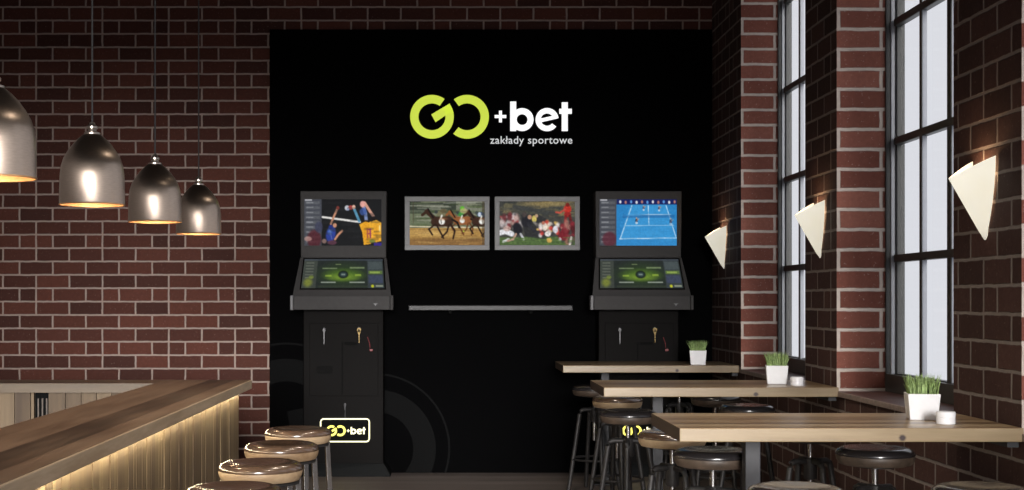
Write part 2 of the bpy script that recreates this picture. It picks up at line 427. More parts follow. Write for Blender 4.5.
def logo_bet(bm, gx, gz, k, ya, yb):
    """letters placed relative to the centre of the G, in logo units"""
    def P(x, z): return (gx+x*k, gz+z*k)
    def poly(pts): prism_xz(bm, [P(*p) for p in pts], ya, yb)
    def ar(x, z, r0, r1, a0, a1): c = P(x, z); arc(bm, c[0], c[1], r0*k, r1*k, a0, a1, ya, yb, 40)
    poly([(78.0, -14.2), (84.0, -14.2), (84.0, 15.2), (78.0, 15.2)])
    ar(89.9, -2.8, 5.4, 11.4, 0, 360)
    # e with a slanted bar
    ar(114.8, -2.8, 6.2, 11.5, 10, 322)
    poly([(106.0, -6.0), (126.0, -1.4), (125.2, 2.0), (104.6, -2.6)])
    # t
    poly([(129.4, -14.2), (135.4, -14.2), (135.4, 14.4), (129.4, 14.4)])
    poly([(127.0, 3.0), (139.4, 3.0), (139.4, 8.0), (127.0, 8.0)])
GXL, GZL = LX(-9.0), Z(182.7)
LYA, LYB = LY(PY)-.016, LY(PY)
bm = bmesh.new(); logo_go(bm, GXL, GZL, 21.75*U, LYA, LYB); obj('ring_letters', bm, LIMEL, pan)
bm = bmesh.new(); logo_plus(bm, GXL+68.3*U, GZL+.3*U, U, LYA, LYB); obj('plus_sign', bm, WHITEL, pan)
bm = bmesh.new(); logo_bet(bm, GXL, GZL, U, LYA, LYB); obj('lettering', bm, WHITEL, pan)
def text_mesh(name, body, mat, parent, x0, x1, zbase, y, depth=.004, offset=0):
    cu = bpy.data.curves.new('txt', 'FONT'); cu.body = body; cu.size = .1; cu.resolution_u = 3; cu.offset = offset
    cu.space_character = 1.06
    t = bpy.data.objects.new('txt', cu); COL.objects.link(t)
    bpy.context.view_layer.update(); dg = bpy.context.evaluated_depsgraph_get()
    me = bpy.data.meshes.new_from_object(t.evaluated_get(dg))
    bpy.data.objects.remove(t); bpy.data.curves.remove(cu)
    xs = [v.co.x for v in me.vertices]; a, b = min(xs), max(xs); s = (x1-x0)/(b-a)
    bm = bmesh.new(); bm.from_mesh(me); bpy.data.meshes.remove(me)
    for v in bm.verts: v.co = Vector((x0+(v.co.x-a)*s, y, zbase+v.co.y*s))
    r = bmesh.ops.extrude_face_region(bm, geom=bm.faces[:])
    for v in r['geom']:
        if isinstance(v, bmesh.types.BMVert): v.co.y -= depth
    return obj(name, bm, mat, parent)
text_mesh('tagline', 'zakłady sportowe', TAGL, pan, LX(49.0), LX(131.0), Z(300-144.0), LY(PY)-.001, .006, .0005)
# large grey ring letters printed at the foot of the panel
bm = bmesh.new()
ya, yb = LY(PY)-.003, LY(PY)
ROT = 19.0
logo_go(bm, LX(287-441), Z(300-417.6), 59*U, ya, yb, rot=-ROT)
for cx, cy, a0, a1 in ((287, 417.6, 50, 300), (375, 448, -140, 110)):
    arc(bm, LX(cx-441), Z(300-cy), 73.2*U, 75.2*U, a0, a1, ya, yb, 80)
def clip(bm, co, no): bmesh.ops.bisect_plane(bm, geom=bm.verts[:]+bm.edges[:]+bm.faces[:], plane_co=co, plane_no=no, clear_outer=True)
clip(bm, (LX(-170.5), 0, 0), (-1, 0, 0)); clip(bm, (0, 0, .004), (0, 0, -1))
obj('ring_graphic', bm, RING, pan)

# ------------------------------------------------------------------ screen painter
def s2l(c):
    c = np.asarray(c, float)/255.0
    return np.where(c <= .04045, c/12.92, ((c+.055)/1.055)**2.4)
class Canvas:
    def __init__(s, w, h, bg):
        s.w, s.h = w, h; s.a = np.zeros((h, w, 3)); s.a[:] = bg
        s.yy, s.xx = np.mgrid[0:h, 0:w]; s.xx = (s.xx+.5)/w; s.yy = (s.yy+.5)/h; s.r = np.random.RandomState(3)
        s.asp = w/h
    def put(s, m, c, al=1.0):
        m = m*al; s.a = s.a*(1-m[..., None])+np.asarray(c, float)*m[..., None]
    def rect(s, x0, y0, x1, y1, c, al=1): s.put(((s.xx >= x0)&(s.xx <= x1)&(s.yy >= y0)&(s.yy <= y1)).astype(float), c, al)
    def ell(s, cx, cy, rx, ry, c, al=1, rot=0, soft=.15):
        dx = (s.xx-cx)*s.asp; dy = s.yy-cy; a = R(rot)
        px = dx*math.cos(a)+dy*math.sin(a); py = -dx*math.sin(a)+dy*math.cos(a)
        d = np.sqrt((px/(rx*s.asp))**2+(py/ry)**2)
        s.put(np.clip((1+soft-d)/(2*soft), 0, 1), c, al)
    def line(s, x0, y0, x1, y1, w, c, al=1):
        ax, ay, bx, by = x0*s.asp, y0, x1*s.asp, y1
        px = s.xx*s.asp-ax; py = s.yy-ay; dx, dy = bx-ax, by-ay
        t = np.clip((px*dx+py*dy)/(dx*dx+dy*dy+1e-9), 0, 1)
        d = np.hypot(px-t*dx, py-t*dy)
        s.put(np.clip((w-d)/(.35*w)+.5, 0, 1), c, al)
    def path(s, pts, w, c, al=1):
        for p, q in zip(pts, pts[1:]): s.line(*p, *q, w, c, al)
    def poly(s, pts, c, al=1):
        m = np.zeros(s.xx.shape, bool); n = len(pts)
        for i in range(n):
            x0, y0 = pts[i]; x1, y1 = pts[(i+1)%n]
            if y0 == y1: continue
            cond = ((s.yy < y0) != (s.yy < y1)) & (s.xx < (x1-x0)*(s.yy-y0)/(y1-y0)+x0)
            m ^= cond
        s.put(m.astype(float), c, al)
    def speck(s, x0, y0, x1, y1, n, cols, r=.012, al=.8):
        for _ in range(n):
            c = cols[s.r.randint(len(cols))]; k = .5+s.r.rand()
            s.ell(x0+(x1-x0)*s.r.rand(), y0+(y1-y0)*s.r.rand(), r*k/s.asp, r*k*(.7+s.r.rand()), c, al, soft=.4)
    def blur(s, n=1):
        for _ in range(n):
            a = np.pad(s.a, ((1, 1), (1, 1), (0, 0)), 'edge')
            s.a = (a[1:-1, 1:-1]*2+a[:-2, 1:-1]+a[2:, 1:-1]+a[1:-1, :-2]+a[1:-1, 2:])/6
    def streak(s, x0, y0, x1, y1, n, cols, ln=.15, w=.008, al=.5):
        for _ in range(n):
            x = x0+(x1-x0)*s.r.rand(); y = y0+(y1-y0)*s.r.rand(); l = ln*(.5+s.r.rand())
            s.line(x, y, min(x1, x+l), y+.01*(s.r.rand()-.5), w*(.6+s.r.rand()), cols[s.r.randint(len(cols))], al)
    def mottle(s, amt):
        n = s.r.rand(s.h//3+2, s.w//3+2); n = np.kron(n, np.ones((3, 3)))[:s.h, :s.w]; s.a *= (1+(n-.5)*amt)[..., None]
def screen_mesh(name, cv, parent, corners):
    """corners: TL, TR, BR, BL in the parent's space; a grid of coloured points"""
    TL, TR, BR, BL = [Vector(c) for c in corners]; w, h = cv.w, cv.h
    vs = []
    for j in range(h):
        b = j/(h-1); L = TL.lerp(BL, b); Rr = TR.lerp(BR, b)
        for i in range(w): vs.append(L.lerp(Rr, i/(w-1)))
    fs = [(j*w+i, (j+1)*w+i, (j+1)*w+i+1, j*w+i+1) for j in range(h-1) for i in range(w-1)]
    me = bpy.data.meshes.new(name); me.from_pydata(vs, [], fs)
    at = me.color_attributes.new('Col', 'FLOAT_COLOR', 'POINT')
    lin = s2l(np.clip(cv.a, 0, 255)); buf = np.ones((h*w, 4), np.float32); buf[:, :3] = lin.reshape(-1, 3)
    at.data.foreach_set('color', buf.ravel())
    me.materials.append(SCREEN)
    return link(bpy.data.objects.new(name, me), parent)
SKIN = (196, 140, 112)
def sidebar(c):
    c.rect(0, 0, .225, 1, (70, 72, 80))
    for i in range(9):
        y = .05+i*.105
        c.rect(.02, y, .205, y+.06, (92, 95, 100), .8); c.rect(.03, y+.015, .12, y+.035, (150, 152, 158), .7)
    c.rect(.01, .0, .1, .035, (190, 190, 195), .8)
def volleyball():
    c = Canvas(168, 102, (24, 25, 28)); c.rect(.22, 0, 1, 1, (26, 27, 29)); sidebar(c)
    c.ell(.13, .86, .09, .2, (80, 30, 38), .8); c.ell(.05, .85, .05, .05, (190, 150, 140), .7); c.ell(.19, .6, .05, .12, (60, 62, 84), .8)
    c.line(.24, .385, .72, .49, .022, (225, 222, 218))
    # player in blue, left of the net
    c.path([(.345, .53), (.385, .37), (.43, .20)], .022, SKIN); c.ell(.435, .19, .02, .04, (150, 60, 50))
    c.ell(.345, .75, .062, .17, (44, 62, 142), rot=12); c.ell(.335, .70, .03, .07, (70, 110, 190), .7)
    c.ell(.395, .56, .026, .05, SKIN); c.path([(.40, .86), (.44, .76), (.49, .68)], .022, SKIN)
    c.ell(.26, .90, .03, .05, (190, 150, 140), .6); c.ell(.36, .93, .06, .05, (90, 55, 70), .9)
    # ball and hands
    c.ell(.555, .19, .032, .055, (196, 198, 206)); c.ell(.60, .18, .03, .045, (170, 70, 66)); c.ell(.565, .215, .018, .03, (150, 160, 190))
    c.path([(.64, .19), (.67, .31), (.71, .47)], .028, (84, 140, 170)); c.ell(.64, .17, .022, .045, (214, 170, 150))
    # blocking hands, sleeves
    c.path([(.80, .44), (.79, .30), (.755, .10)], .034, (120, 140, 190)); c.path([(.89, .36), (.84, .24), (.78, .08)], .030, (204, 150, 130))
    c.ell(.755, .11, .035, .07, (222, 160, 150)); c.ell(.76, .27, .045, .08, (58, 84, 150), .8)
    c.ell(.80, .50, .032, .05, (26, 20, 20)); c.ell(.90, .42, .034, .05, (26, 20, 20))
    # yellow shirts with numbers
    c.poly([(.71, .54), (.79, .48), (.87, .52), (.86, .96), (.77, .98), (.75, .72)], (232, 166, 42))
    c.poly([(.84, .49), (.93, .45), (.995, .50), (.995, .90), (.86, .94)], (236, 172, 50))
    for x in (.815, .85): c.line(x, .64, x+.004, .82, .016, (150, 60, 90))
    c.line(.81, .65, .86, .65, .014, (150, 60, 90)); c.line(.81, .74, .86, .74, .012, (150, 60, 90))
    c.rect(.965, .56, .98, .7, (240, 225, 170), .7); c.rect(.90, .93, 1, 1, (52, 40, 130)); c.ell(.88, .9, .04, .04, (80, 120, 60), .7)
    c.ell(.345, .60, .03, .05, (34, 50, 120)); c.line(.33, .66, .36, .86, .006, (150, 160, 210), .6); c.ell(.80, .70, .03, .2, (206, 138, 30), .5, soft=.6); c.ell(.93, .72, .03, .18, (210, 146, 36), .5, soft=.6); c.streak(.23, .05, .99, .95, 30, [(44, 44, 46), (34, 34, 38)], .1, .02, .3); c.mottle(.12); c.blur(1); return c
def tennis():
    c = Canvas(168, 102, (58, 146, 206)); c.rect(.22, 0, 1, .12, (28, 36, 92)); sidebar(c)
    c.ell(.13, .86, .09, .16, (92, 40, 52), .8)
    c.poly([(.22, .12), (.40, .12), (.26, .86), (.22, .86)], (44, 128, 190)); c.poly([(1, .12), (.86, .12), (1, .86)], (44, 128, 190))
    for i in range(11): c.ell(.27+i*.07, .06+.01*(i%2), .014, .035, [(220, 220, 226), (180, 120, 110), (90, 150, 220)][i%3])
    W = (196, 222, 240)
    c.line(.26, .85, 1, .83, .010, W); c.line(.42, .14, .27, .85, .009, W); c.line(.86, .14, .99, .83, .009, W)
    c.line(.39, .34, .92, .33, .008, W); c.line(.63, .14, .64, .56, .008, W); c.line(.33, .57, .96, .56, .007, W, .8)
    c.rect(.30, .33, .97, .40, (36, 92, 150), .55)
    c.rect(.22, .86, 1, 1, (52, 136, 198))
    for x, y, k in ((.57, .19, .8), (.77, .20, .8), (.48, .46, 1), (.92, .48, 1.1)):
        c.ell(x, y, .014*k, .05*k, (24, 30, 60)); c.ell(x, y-.05*k, .010*k, .02*k, (190, 150, 130)); c.line(x, y, x+.03*k, y-.04*k, .008, (190, 150, 130))
        c.ell(x, y+.05*k, .016*k, .03*k, (220, 226, 235), .8)
    c.streak(.25, .15, 1, .98, 60, [(70, 156, 214), (48, 132, 192)], .15, .012, .3); c.mottle(.08); c.blur(1); return c
def horse(c, x, y, k, col, silk, flip=1, pose=0):
    f = flip
    c.ell(x, y, .115*k, .105*k, col, rot=-4*f)                                  # barrel
    c.ell(x+.075*f*k, y+.0*k, .055*k, .11*k, col)                              # hindquarters
    c.ell(x-.075*f*k, y+.0*k, .05*k, .10*k, col)                               # chest
    c.path([(x-.08*f*k, y-.05*k), (x-.15*f*k, y-.16*k), (x-.175*f*k, y-.20*k)], .042*k, col)   # neck
    c.path([(x-.165*f*k, y-.21*k), (x-.225*f*k, y-.13*k)], .028*k, col)        # head
    c.path([(x-.16*f*k, y-.25*k), (x-.10*f*k, y-.08*k)], .014*k, (22, 16, 14))
    c.path([(x+.12*f*k, y-.04*k), (x+.18*f*k, y+.02*k), (x+.2*f*k, y+.12*k)], .018*k, (24, 18, 14))
    dk = tuple(v*.7 for v in col)
    legs = [[(-.08, .06), (-.15, .15), (-.11, .26)], [(-.06, .07), (-.02, .20), (.02, .33)], [(.08, .07), (.06, .2), (.0, .31)], [(.10, .05), (.15, .18), (.13, .34)]]
    for L in legs: c.path([(x+a*f*k, y+b*k) for a, b in L], .016*k, dk)
    c.ell(x-.0*k, y-.0*k, .035*k, .06*k, (232, 232, 226))                      # saddle cloth
    c.ell(x-.01*f*k, y-.15*k, .055*k, .055*k, silk, rot=12*f); c.ell(x-.065*f*k, y-.19*k, .020*k, .035*k, (60, 66, 64))
    c.line(x-.0*f*k, y-.12*k, x-.02*f*k, y-.02*k, .016*k, (226, 224, 214))
def racing():
    c = Canvas(160, 96, (84, 92, 76))
    c.rect(0, 0, 1, .20, (58, 64, 54)); c.rect(0, .28, 1, .58, (104, 112, 88)); c.rect(.62, 0, 1, .42, (132, 134, 116), .8)
    c.streak(0, 0, 1, .55, 90, [(50, 58, 44), (124, 128, 104), (88, 98, 70), (150, 150, 134), (70, 84, 50)], .25, .012, .5)
    c.line(0, .10, .55, .13, .010, (160, 160, 144), .7); c.line(.45, .04, 1, .02, .012, (150, 152, 140), .6)
    c.rect(0, .60, 1, 1, (168, 130, 70)); c.line(0, .57, 1, .60, .014, (212, 200, 168)); c.line(0, .64, 1, .66, .010, (120, 92, 56), .7)
    c.ell(.3, .72, .36, .07, (204, 166, 98), .7, soft=.6); c.rect(0, .88, 1, 1, (128, 94, 56), .8)
    c.streak(0, .62, 1, 1, 90, [(196, 158, 92), (140, 104, 60), (110, 80, 48), (214, 178, 110)], .16, .008, .35)
    c.line(.05, 0, .05, .5, .006, (70, 60, 44), .6)
    horse(c, .70, .44, .95, (142, 86, 48), (64, 134, 62)); horse(c, .96, .46, 1.05, (58, 36, 26), (60, 80, 110)); horse(c, .43, .46, 1.15, (56, 36, 26), (116, 112, 84))
    for x in (.70, .96, .43): c.ell(x+.02, .40, .05, .03, (168, 112, 70), .5, soft=.6)
    c.ell(.70, .16, .030, .05, (96, 170, 56)); c.ell(.72, .22, .05, .06, (196, 180, 120), .6); c.ell(.93, .30, .022, .05, (196, 206, 220)); c.ell(.45, .22, .045, .05, (96, 84, 60), .8)
    c.line(.418, .42, .424, .50, .010, (70, 60, 60), .8); c.ell(.72, .68, .012, .02, (170, 180, 60)); c.rect(.965, 0, 1, 1, (60, 48, 36), .5)
    c.ell(.30, .86, .30, .035, (104, 74, 44), .5, soft=.6); c.ell(.85, .86, .16, .035, (96, 70, 44), .5, soft=.6)
    c.mottle(.14); c.blur(1); return c
def football():
    c = Canvas(160, 96, (66, 66, 62))
    c.streak(0, 0, 1, .34, 80, [(104, 98, 74), (60, 62, 60), (130, 114, 78), (44, 48, 48)], .12, .03, .5)
    c.line(.2, .12, .75, .30, .05, (60, 62, 62), .8); c.ell(.62, .06, .3, .06, (146, 128, 84), .8, soft=.5)
    c.rect(0, .80, 1, 1, (78, 100, 58)); c.rect(0, .70, .3, .82, (62, 64, 60), .7)
    c.speck(0, .30, .28, .62, 46, [(150, 60, 62), (190, 150, 140), (110, 46, 50), (80, 74, 74), (200, 190, 190)], .04, .75)
    c.poly([(.28, .30), (.52, .30), (.84, .62), (.60, .86), (.34, .80)], (46, 46, 48), .85)
    c.path([(.0, .72), (.08, .68), (.16, .74)], .06, (222, 222, 226)); c.path([(.05, .92), (.12, .86)], .026, (210, 210, 212)); c.ell(.10, .62, .05, .06, (190, 160, 150), .8)
    c.ell(.24, .62, .06, .14, (32, 32, 38), rot=-20); c.path([(.22, .74), (.18, .86), (.11, .90)], .022, (186, 150, 130)); c.path([(.28, .74), (.32, .86)], .024, (190, 190, 196))
    c.ell(.36, .46, .07, .13, (36, 36, 42), rot=25); c.ell(.33, .30, .03, .06, (70, 62, 60)); c.ell(.40, .36, .028, .05, (176, 134, 108)); c.path([(.38, .52), (.45, .66), (.54, .74)], .028, (46, 46, 52))
    c.ell(.46, .40, .032, .08, (196, 178, 96)); c.ell(.49, .33, .022, .04, (180, 150, 120)); c.path([(.46, .48), (.54, .60), (.62, .70)], .026, (126, 122, 116))
    c.speck(.50, .48, .80, .80, 40, [(222, 206, 190), (196, 60, 56), (232, 226, 222), (90, 84, 84), (214, 174, 96), (60, 60, 64)], .035, .85)
    c.ell(.60, .58, .035, .09, (220, 206, 192)); c.ell(.64, .74, .04, .06, (226, 220, 216)); c.ell(.74, .64, .035, .08, (206, 206, 214)); c.ell(.66, .88, .035, .06, (206, 166, 84)); c.ell(.58, .49, .022, .04, (180, 110, 90))
    c.ell(.90, .18, .05, .10, (186, 52, 42)); c.ell(.90, .08, .026, .045, (110, 34, 28)); c.path([(.87, .18), (.80, .26), (.75, .25)], .02, (190, 80, 66)); c.ell(.90, .30, .045, .06, (150, 40, 38)); c.path([(.88, .34), (.87, .46)], .03, (120, 34, 34)); c.path([(.93, .34), (.95, .48)], .03, (96, 30, 32))
    c.speck(.80, .48, .98, .92, 34, [(120, 34, 44), (146, 40, 50), (84, 28, 34), (170, 110, 100), (60, 58, 60)], .05, .8)
    c.ell(.86, .74, .05, .15, (118, 34, 44), .8); c.path([(.95, .82), (.93, .98)], .024, (204, 192, 188)); c.ell(.80, .86, .02, .04, (206, 206, 210), .8)
    c.streak(0, .82, 1, 1, 40, [(96, 120, 66), (60, 84, 46)], .08, .01, .5)
    c.mottle(.2); c.blur(1); return c
def betting():
    c = Canvas(168, 70, (34, 40, 38))
    c.rect(0, 0, .17, 1, (62, 68, 62)); c.rect(0, 0, 1, .06, (70, 78, 92), .7)
    for i in range(6): c.rect(.03, .12+i*.1, .13, .15+i*.1, (112, 118, 104), .7)
    c.ell(.075, .80, .05, .14, (140, 150, 50), .8, soft=.4); c.ell(.11, .62, .03, .06, (130, 150, 50), .7)
    c.ell(.50, .52, .26, .34, (44, 66, 32), .8, soft=.5); c.ell(.50, .55, .20, .17, (84, 122, 36), .9, soft=.5); c.ell(.50, .62, .15, .10, (126, 160, 48), .8, soft=.6)
    c.ell(.50, .53, .062, .13, (18, 26, 20)); c.ell(.50, .53, .045, .09, (40, 58, 60)); c.rect(.475, .50, .525, .55, (150, 170, 160), .8)
    for x, y in ((.32, .57), (.68, .55)): c.rect(x-.04, y-.03, x+.04, y+.03, (186, 220, 70), .6); 
    for x, y in ((.33, .32), (.67, .30), (.32, .79), (.67, .79)): c.rect(x-.09, y-.022, x+.09, y+.022, (140, 162, 112) if y < .5 else (196, 206, 190), .75)
    c.rect(.40, .17, .47, .20, (150, 170, 110), .7); c.rect(.2, .9, .8, .96, (50, 60, 44), .8)
    c.rect(.80, .06, .99, .98, (54, 62, 66)); c.rect(.81, .1, .98, .36, (72, 82, 84)); c.rect(.81, .40, .98, .52, (104, 134, 58), .8); c.rect(.83, .43, .95, .49, (170, 196, 90), .8)
    c.rect(.81, .56, .98, .82, (60, 68, 92)); c.ell(.855, .92, .018, .05, (214, 214, 40)); c.rect(.89, .89, .98, .94, (170, 178, 150), .8)
    c.rect(0, 0, 1, 1, (70, 72, 70), .22); c.mottle(.10); c.blur(1); return c

# ------------------------------------------------------------------ kiosks
def make_kiosk(cx, label, pic):
    D0 = Y(1)-.027                          # its back, against the panel
    k = empty('betting_kiosk', (cx, D0, 0), label, 'kiosk', 'betting kiosks')
    def fy(m): return -m                    # metres out from the back
    yB, yU, yL = .235, .235, .42
    def s_at(m): return 1-(m+.027)/(F*U)    # scale of the plane m in front of the panel
    sB, sU, sL, sF = s_at(yB), s_at(yU), s_at(yL), s_at(.29)
    # lower cabinet
    bm = bmesh.new(); box(bm, -40*sB*U, 40*sB*U, -yB, 0, .10, Z(-8)); cab = obj('cabinet', bm, KDARK, k, bevel=.006)
    bm = bmesh.new()
    hw, hb = 40.5*sB*U, 47.5*sF*U
    prism = [(-hb, .004), (hb, .004), (hb-.004, .035), (hw, .115), (-hw, .115), (-hb+.004, .035)]
    prism_xz(bm, prism, -.285, 0)
    for v in bm.verts:
        if v.co.z > .1 and v.co.y < -.1: v.co.y = -yB-.012
    obj('base', bm, KBASE, k)
    def fx(px): return (px-342.7)*sB*U
    def fz(py): return Z((300-py)*sB)
    yf = -yB
    # door with seams, plinth door
    def frame(bm, x0, x1, z0, z1, w, y=yf-.002):
        for a in ((x0, x1, z0, z0+w), (x0, x1, z1-w, z1), (x0, x0+w, z0, z1), (x1-w, x1, z0, z1)): box(bm, a[0], a[1], y, y+.004, a[2], a[3])
    bm = bmesh.new(); box(bm, fx(309), fx(377.5), yf-.012, yf, fz(396), fz(323)); door = obj('door', bm, KDARK, k, bevel=.003)
    bm = bmesh.new(); box(bm, fx(341), fx(342.2), yf-.0135, yf-.011, fz(394), fz(342)); box(bm, fx(344), fx(356), yf-.0135, yf-.011, fz(345), fz(342)); obj('door_seam', bm, SEAM, door)
    bm = bmesh.new()
    for i in range(4): box(bm, fx(316), fx(332), yf-.016, yf-.010, fz(367.3+i*2), fz(366.2+i*2))
    obj('vent_slots', bm, SEAM, door)
    for px, py, mt, hgt in ((323.6, 329, SILV, 15), (358.6, 328.5, GOLD, 14)):
        bm = bmesh.new(); x, z = fx(px), fz(py)
        b2 = bmesh.new(); lathe(b2, [(.012, 0), (.012, .014), (.006, .016)], 20, cap0=True, cap1=True)
        bmesh.ops.rotate(b2, verts=b2.verts[:], cent=(0,0,0), matrix=Matrix.Rotation(R(90), 3, 'X')); bmesh.ops.translate(b2, verts=b2.verts[:], vec=(x, yf-.010, z))
        lk = obj('lock', b2, SILV, door)
        if mt is GOLD:
            arc(bm, x, z-.012, .007, .019, 0, 360, yf-.030, yf-.026, 24)
            prism_xz(bm, [(x-.017, z-.018), (x+.017, z-.018), (x+.005, z-.055), (x-.005, z-.055)], yf-.030, yf-.026)
            prism_xz(bm, [(x-.004, z-.055), (x+.004, z-.055), (x+.003, z-hgt*sB*U), (x-.003, z-hgt*sB*U)], yf-.030, yf-.026)
        else:
            arc(bm, x, z-.010, .005, .013, 0, 360, yf-.030, yf-.026, 24)
            prism_xz(bm, [(x-.005, z-.02), (x+.005, z-.02), (x+.0035, z-hgt*sB*U), (x-.0035, z-hgt*sB*U)], yf-.030, yf-.026)
        obj('key', bm, mt, lk)
    bm = bmesh.new(); tube(bm, [(fx(367), yf-.02, fz(337)), (fx(369), yf-.02, fz(343)), (fx(369.5), yf-.02, fz(348))], .003); obj('tag_string', bm, REDP, door)
    bm = bmesh.new(); boxc(bm, fx(370.5), yf-.02, fz(350), .030, .008, .020); obj('tag', bm, REDP, door, bevel=.003)
    # upper screen housing
    bm = bmesh.new()
    hw0, hw1 = 43.2*sU*U, 42.6*sU*U
    zt, zb = Z(109*sU), Z(42.3*sU)
    prism_xz(bm, [(-hw1, zb), (hw1, zb), (hw0, zt), (-hw0, zt)], -yU, -.0)
    obj('screen_housing', bm, KGREY, k, bevel=.008)
    bm = bmesh.new()
    sx0, sx1, sz0, sz1 = (303.6-342.7)*sU*U, (380.8-342.7)*sU*U, Z((300-245.6)*sU), Z((300-199.3)*sU)
    for a in ((sx0-.006, sx1+.006, sz1, sz1+.006), (sx0-.006, sx1+.006, sz0-.006, sz0), (sx0-.006, sx0, sz0, sz1), (sx1, sx1+.006, sz0, sz1)): box(bm, a[0], a[1], -yU-.006, -yU+.01, a[2], a[3])
    obj('bezel', bm, KGREY, k)
    screen_mesh('screen', pic, k, [(sx0, -yU-.002, sz1), (sx1, -yU-.002, sz1), (sx1, -yU-.002, sz0), (sx0, -yU-.002, sz0)])
    # sloping console, lip
    zc0, zc1 = Z(42.3*sU), Z(3.7*sL)
    bm = bmesh.new()
    A = 43.0*sU*U; B = 49.4*sL*U
    zl0, zl1 = Z(-9.6*sL), Z(3.7*sL)
    co = [(-A, 0, zc0), (A, 0, zc0), (A, -yU, zc0), (-A, -yU, zc0), (-B, -yL, zc1), (B, -yL, zc1), (-B, -yL, zl0), (B, -yL, zl0), (-A, 0, zl0), (A, 0, zl0)]
    v = [bm.verts.new(c) for c in co]
    for f in ((0,1,2,3), (3,2,5,4), (4,5,7,6), (6,7,9,8), (0,8,9,1), (0,3,4,6,8), (1,9,7,5,2)): bm.faces.new([v[i] for i in f])
    obj('console', bm, KGREY, k)
    bm = bmesh.new(); B2 = 51.5*sL*U
    box(bm, -B2+.03, B2-.03, -yL-.024, -yL-.002, zl0-.002, zl1+.004); obj('lip', bm, KGREY, k, bevel=.005)
    for s in (-1, 1):
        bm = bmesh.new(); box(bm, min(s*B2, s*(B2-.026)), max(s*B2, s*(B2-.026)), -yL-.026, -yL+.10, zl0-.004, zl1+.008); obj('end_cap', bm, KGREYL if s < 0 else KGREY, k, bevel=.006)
    bm = bmesh.new(); x = (376.5-342.7)*sL*U; z = Z((300-304.6)*sL)
    prism_xz(bm, [(x-.022, z+.010), (x+.022, z+.010), (x+.006, z-.0), (x, z-.014), (x-.006, z-.0)], -yL-.028, -yL-.022); obj('emblem', bm, SILV, k)
    # touchscreen lies on the slope
    def slope(px, t, lift=.004):
        y = -(yU+(yL-yU)*t); sc = s_at(-y); z = zc0+(zc1-zc0)*t
        n = Vector((0, zc0-zc1, -(yL-yU))); n = Vector((0, -(zc0-zc1), (yL-yU))).normalized()
        return (px*sc*U, y+n.y*lift, z+n.z*lift)
    q = [slope(-38.6, .045), slope(39.4, .045), slope(42.4, .80), slope(-41.0, .80)]
    screen_mesh('touchscreen', betting(), k, q)
    bm = bmesh.new()
    qo = [slope(-40, .015, .002), slope(40.8, .015, .002), slope(44, .835, .002), slope(-42.6, .835, .002)]
    qi = [slope(-38.6, .045, .006), slope(39.4, .045, .006), slope(42.4, .80, .006), slope(-41.0, .80, .006)]
    a = [bm.verts.new(c) for c in qo]; b = [bm.verts.new(c) for c in qi]
    for i in range(4): bm.faces.new((a[i], a[(i+1)%4], b[(i+1)%4], b[i]))
    obj('touchscreen_trim', bm, KDARK, k)
    return k, yf, fx, fz, sB
def neon_sign(k, yf, fx, fz, sB, label):
    hx = fx(344.5)
    s = empty('neon_sign', (k.location.x+hx, k.location.y+yf-.012, fz(441)), label, 'neon sign', 'neon signs on the kiosks')
    def lx(px): return fx(px)-hx
    def lz(py): return fz(py)-fz(441)
    bm = bmesh.new(); box(bm, lx(321), lx(368), -.012, -.004, lz(440.5), lz(419.5)); obj('backing', bm, SEAM, s, bevel=.003)
    bm = bmesh.new(); x0, x1, z0, z1, r = lx(320.3), lx(368.8), lz(441.2), lz(418.6), .028
    pts = []
    for cx, cz, a in ((x1-r, z1-r, 0), (x0+r, z1-r, 90), (x0+r, z0+r, 180), (x1-r, z0+r, 270)):
        for i in range(7): pts.append((cx+r*math.cos(R(a+i*15)), -.022, cz+r*math.sin(R(a+i*15))))
    pts.append(pts[0]); tube(bm, pts, .0062, 8, caps=False); obj('outline_tube', bm, NEONW, s, smooth=True)
    gk = sB*U*.243
    gx, gz = lx(331.2), lz(430.4)
    bm = bmesh.new(); logo_go(bm, gx, gz, 22.1*gk, -.026, -.014); obj('ring_letters', bm, NEONY, s)
    bm = bmesh.new(); logo_plus(bm, gx+68.3*gk, gz, gk, -.026, -.014); logo_bet(bm, gx, gz, gk, -.026, -.014); obj('lettering', bm, NEONW, s)
    bm = bmesh.new(); tube(bm, [(0, -.004, lz(418.6)), (0, -.004, lz(410))], .003); tube(bm, [(0, 0, lz(404)), (0, -.01, lz(404)), (0, -.012, lz(410))], [.010, .012, .006], 12); obj('hanger', bm, SILV, s)
    return s
# the kiosks are placed by the scale of the plane of their housing
sK = 1-(.235+.027)/(F*U)
k1 = make_kiosk((343.4-441)*sK*U, 'tall grey betting kiosk at left, its upper screen showing volleyball players', volleyball())
neon_sign(*k1, 'glowing yellow and white neon sign low on the left kiosk')
k2 = make_kiosk((638.6-441)*sK*U, 'grey betting kiosk at right behind the tables, upper screen showing a blue tennis court', tennis())
neon_sign(*k2, 'neon sign low on the right kiosk, mostly hidden behind stools')

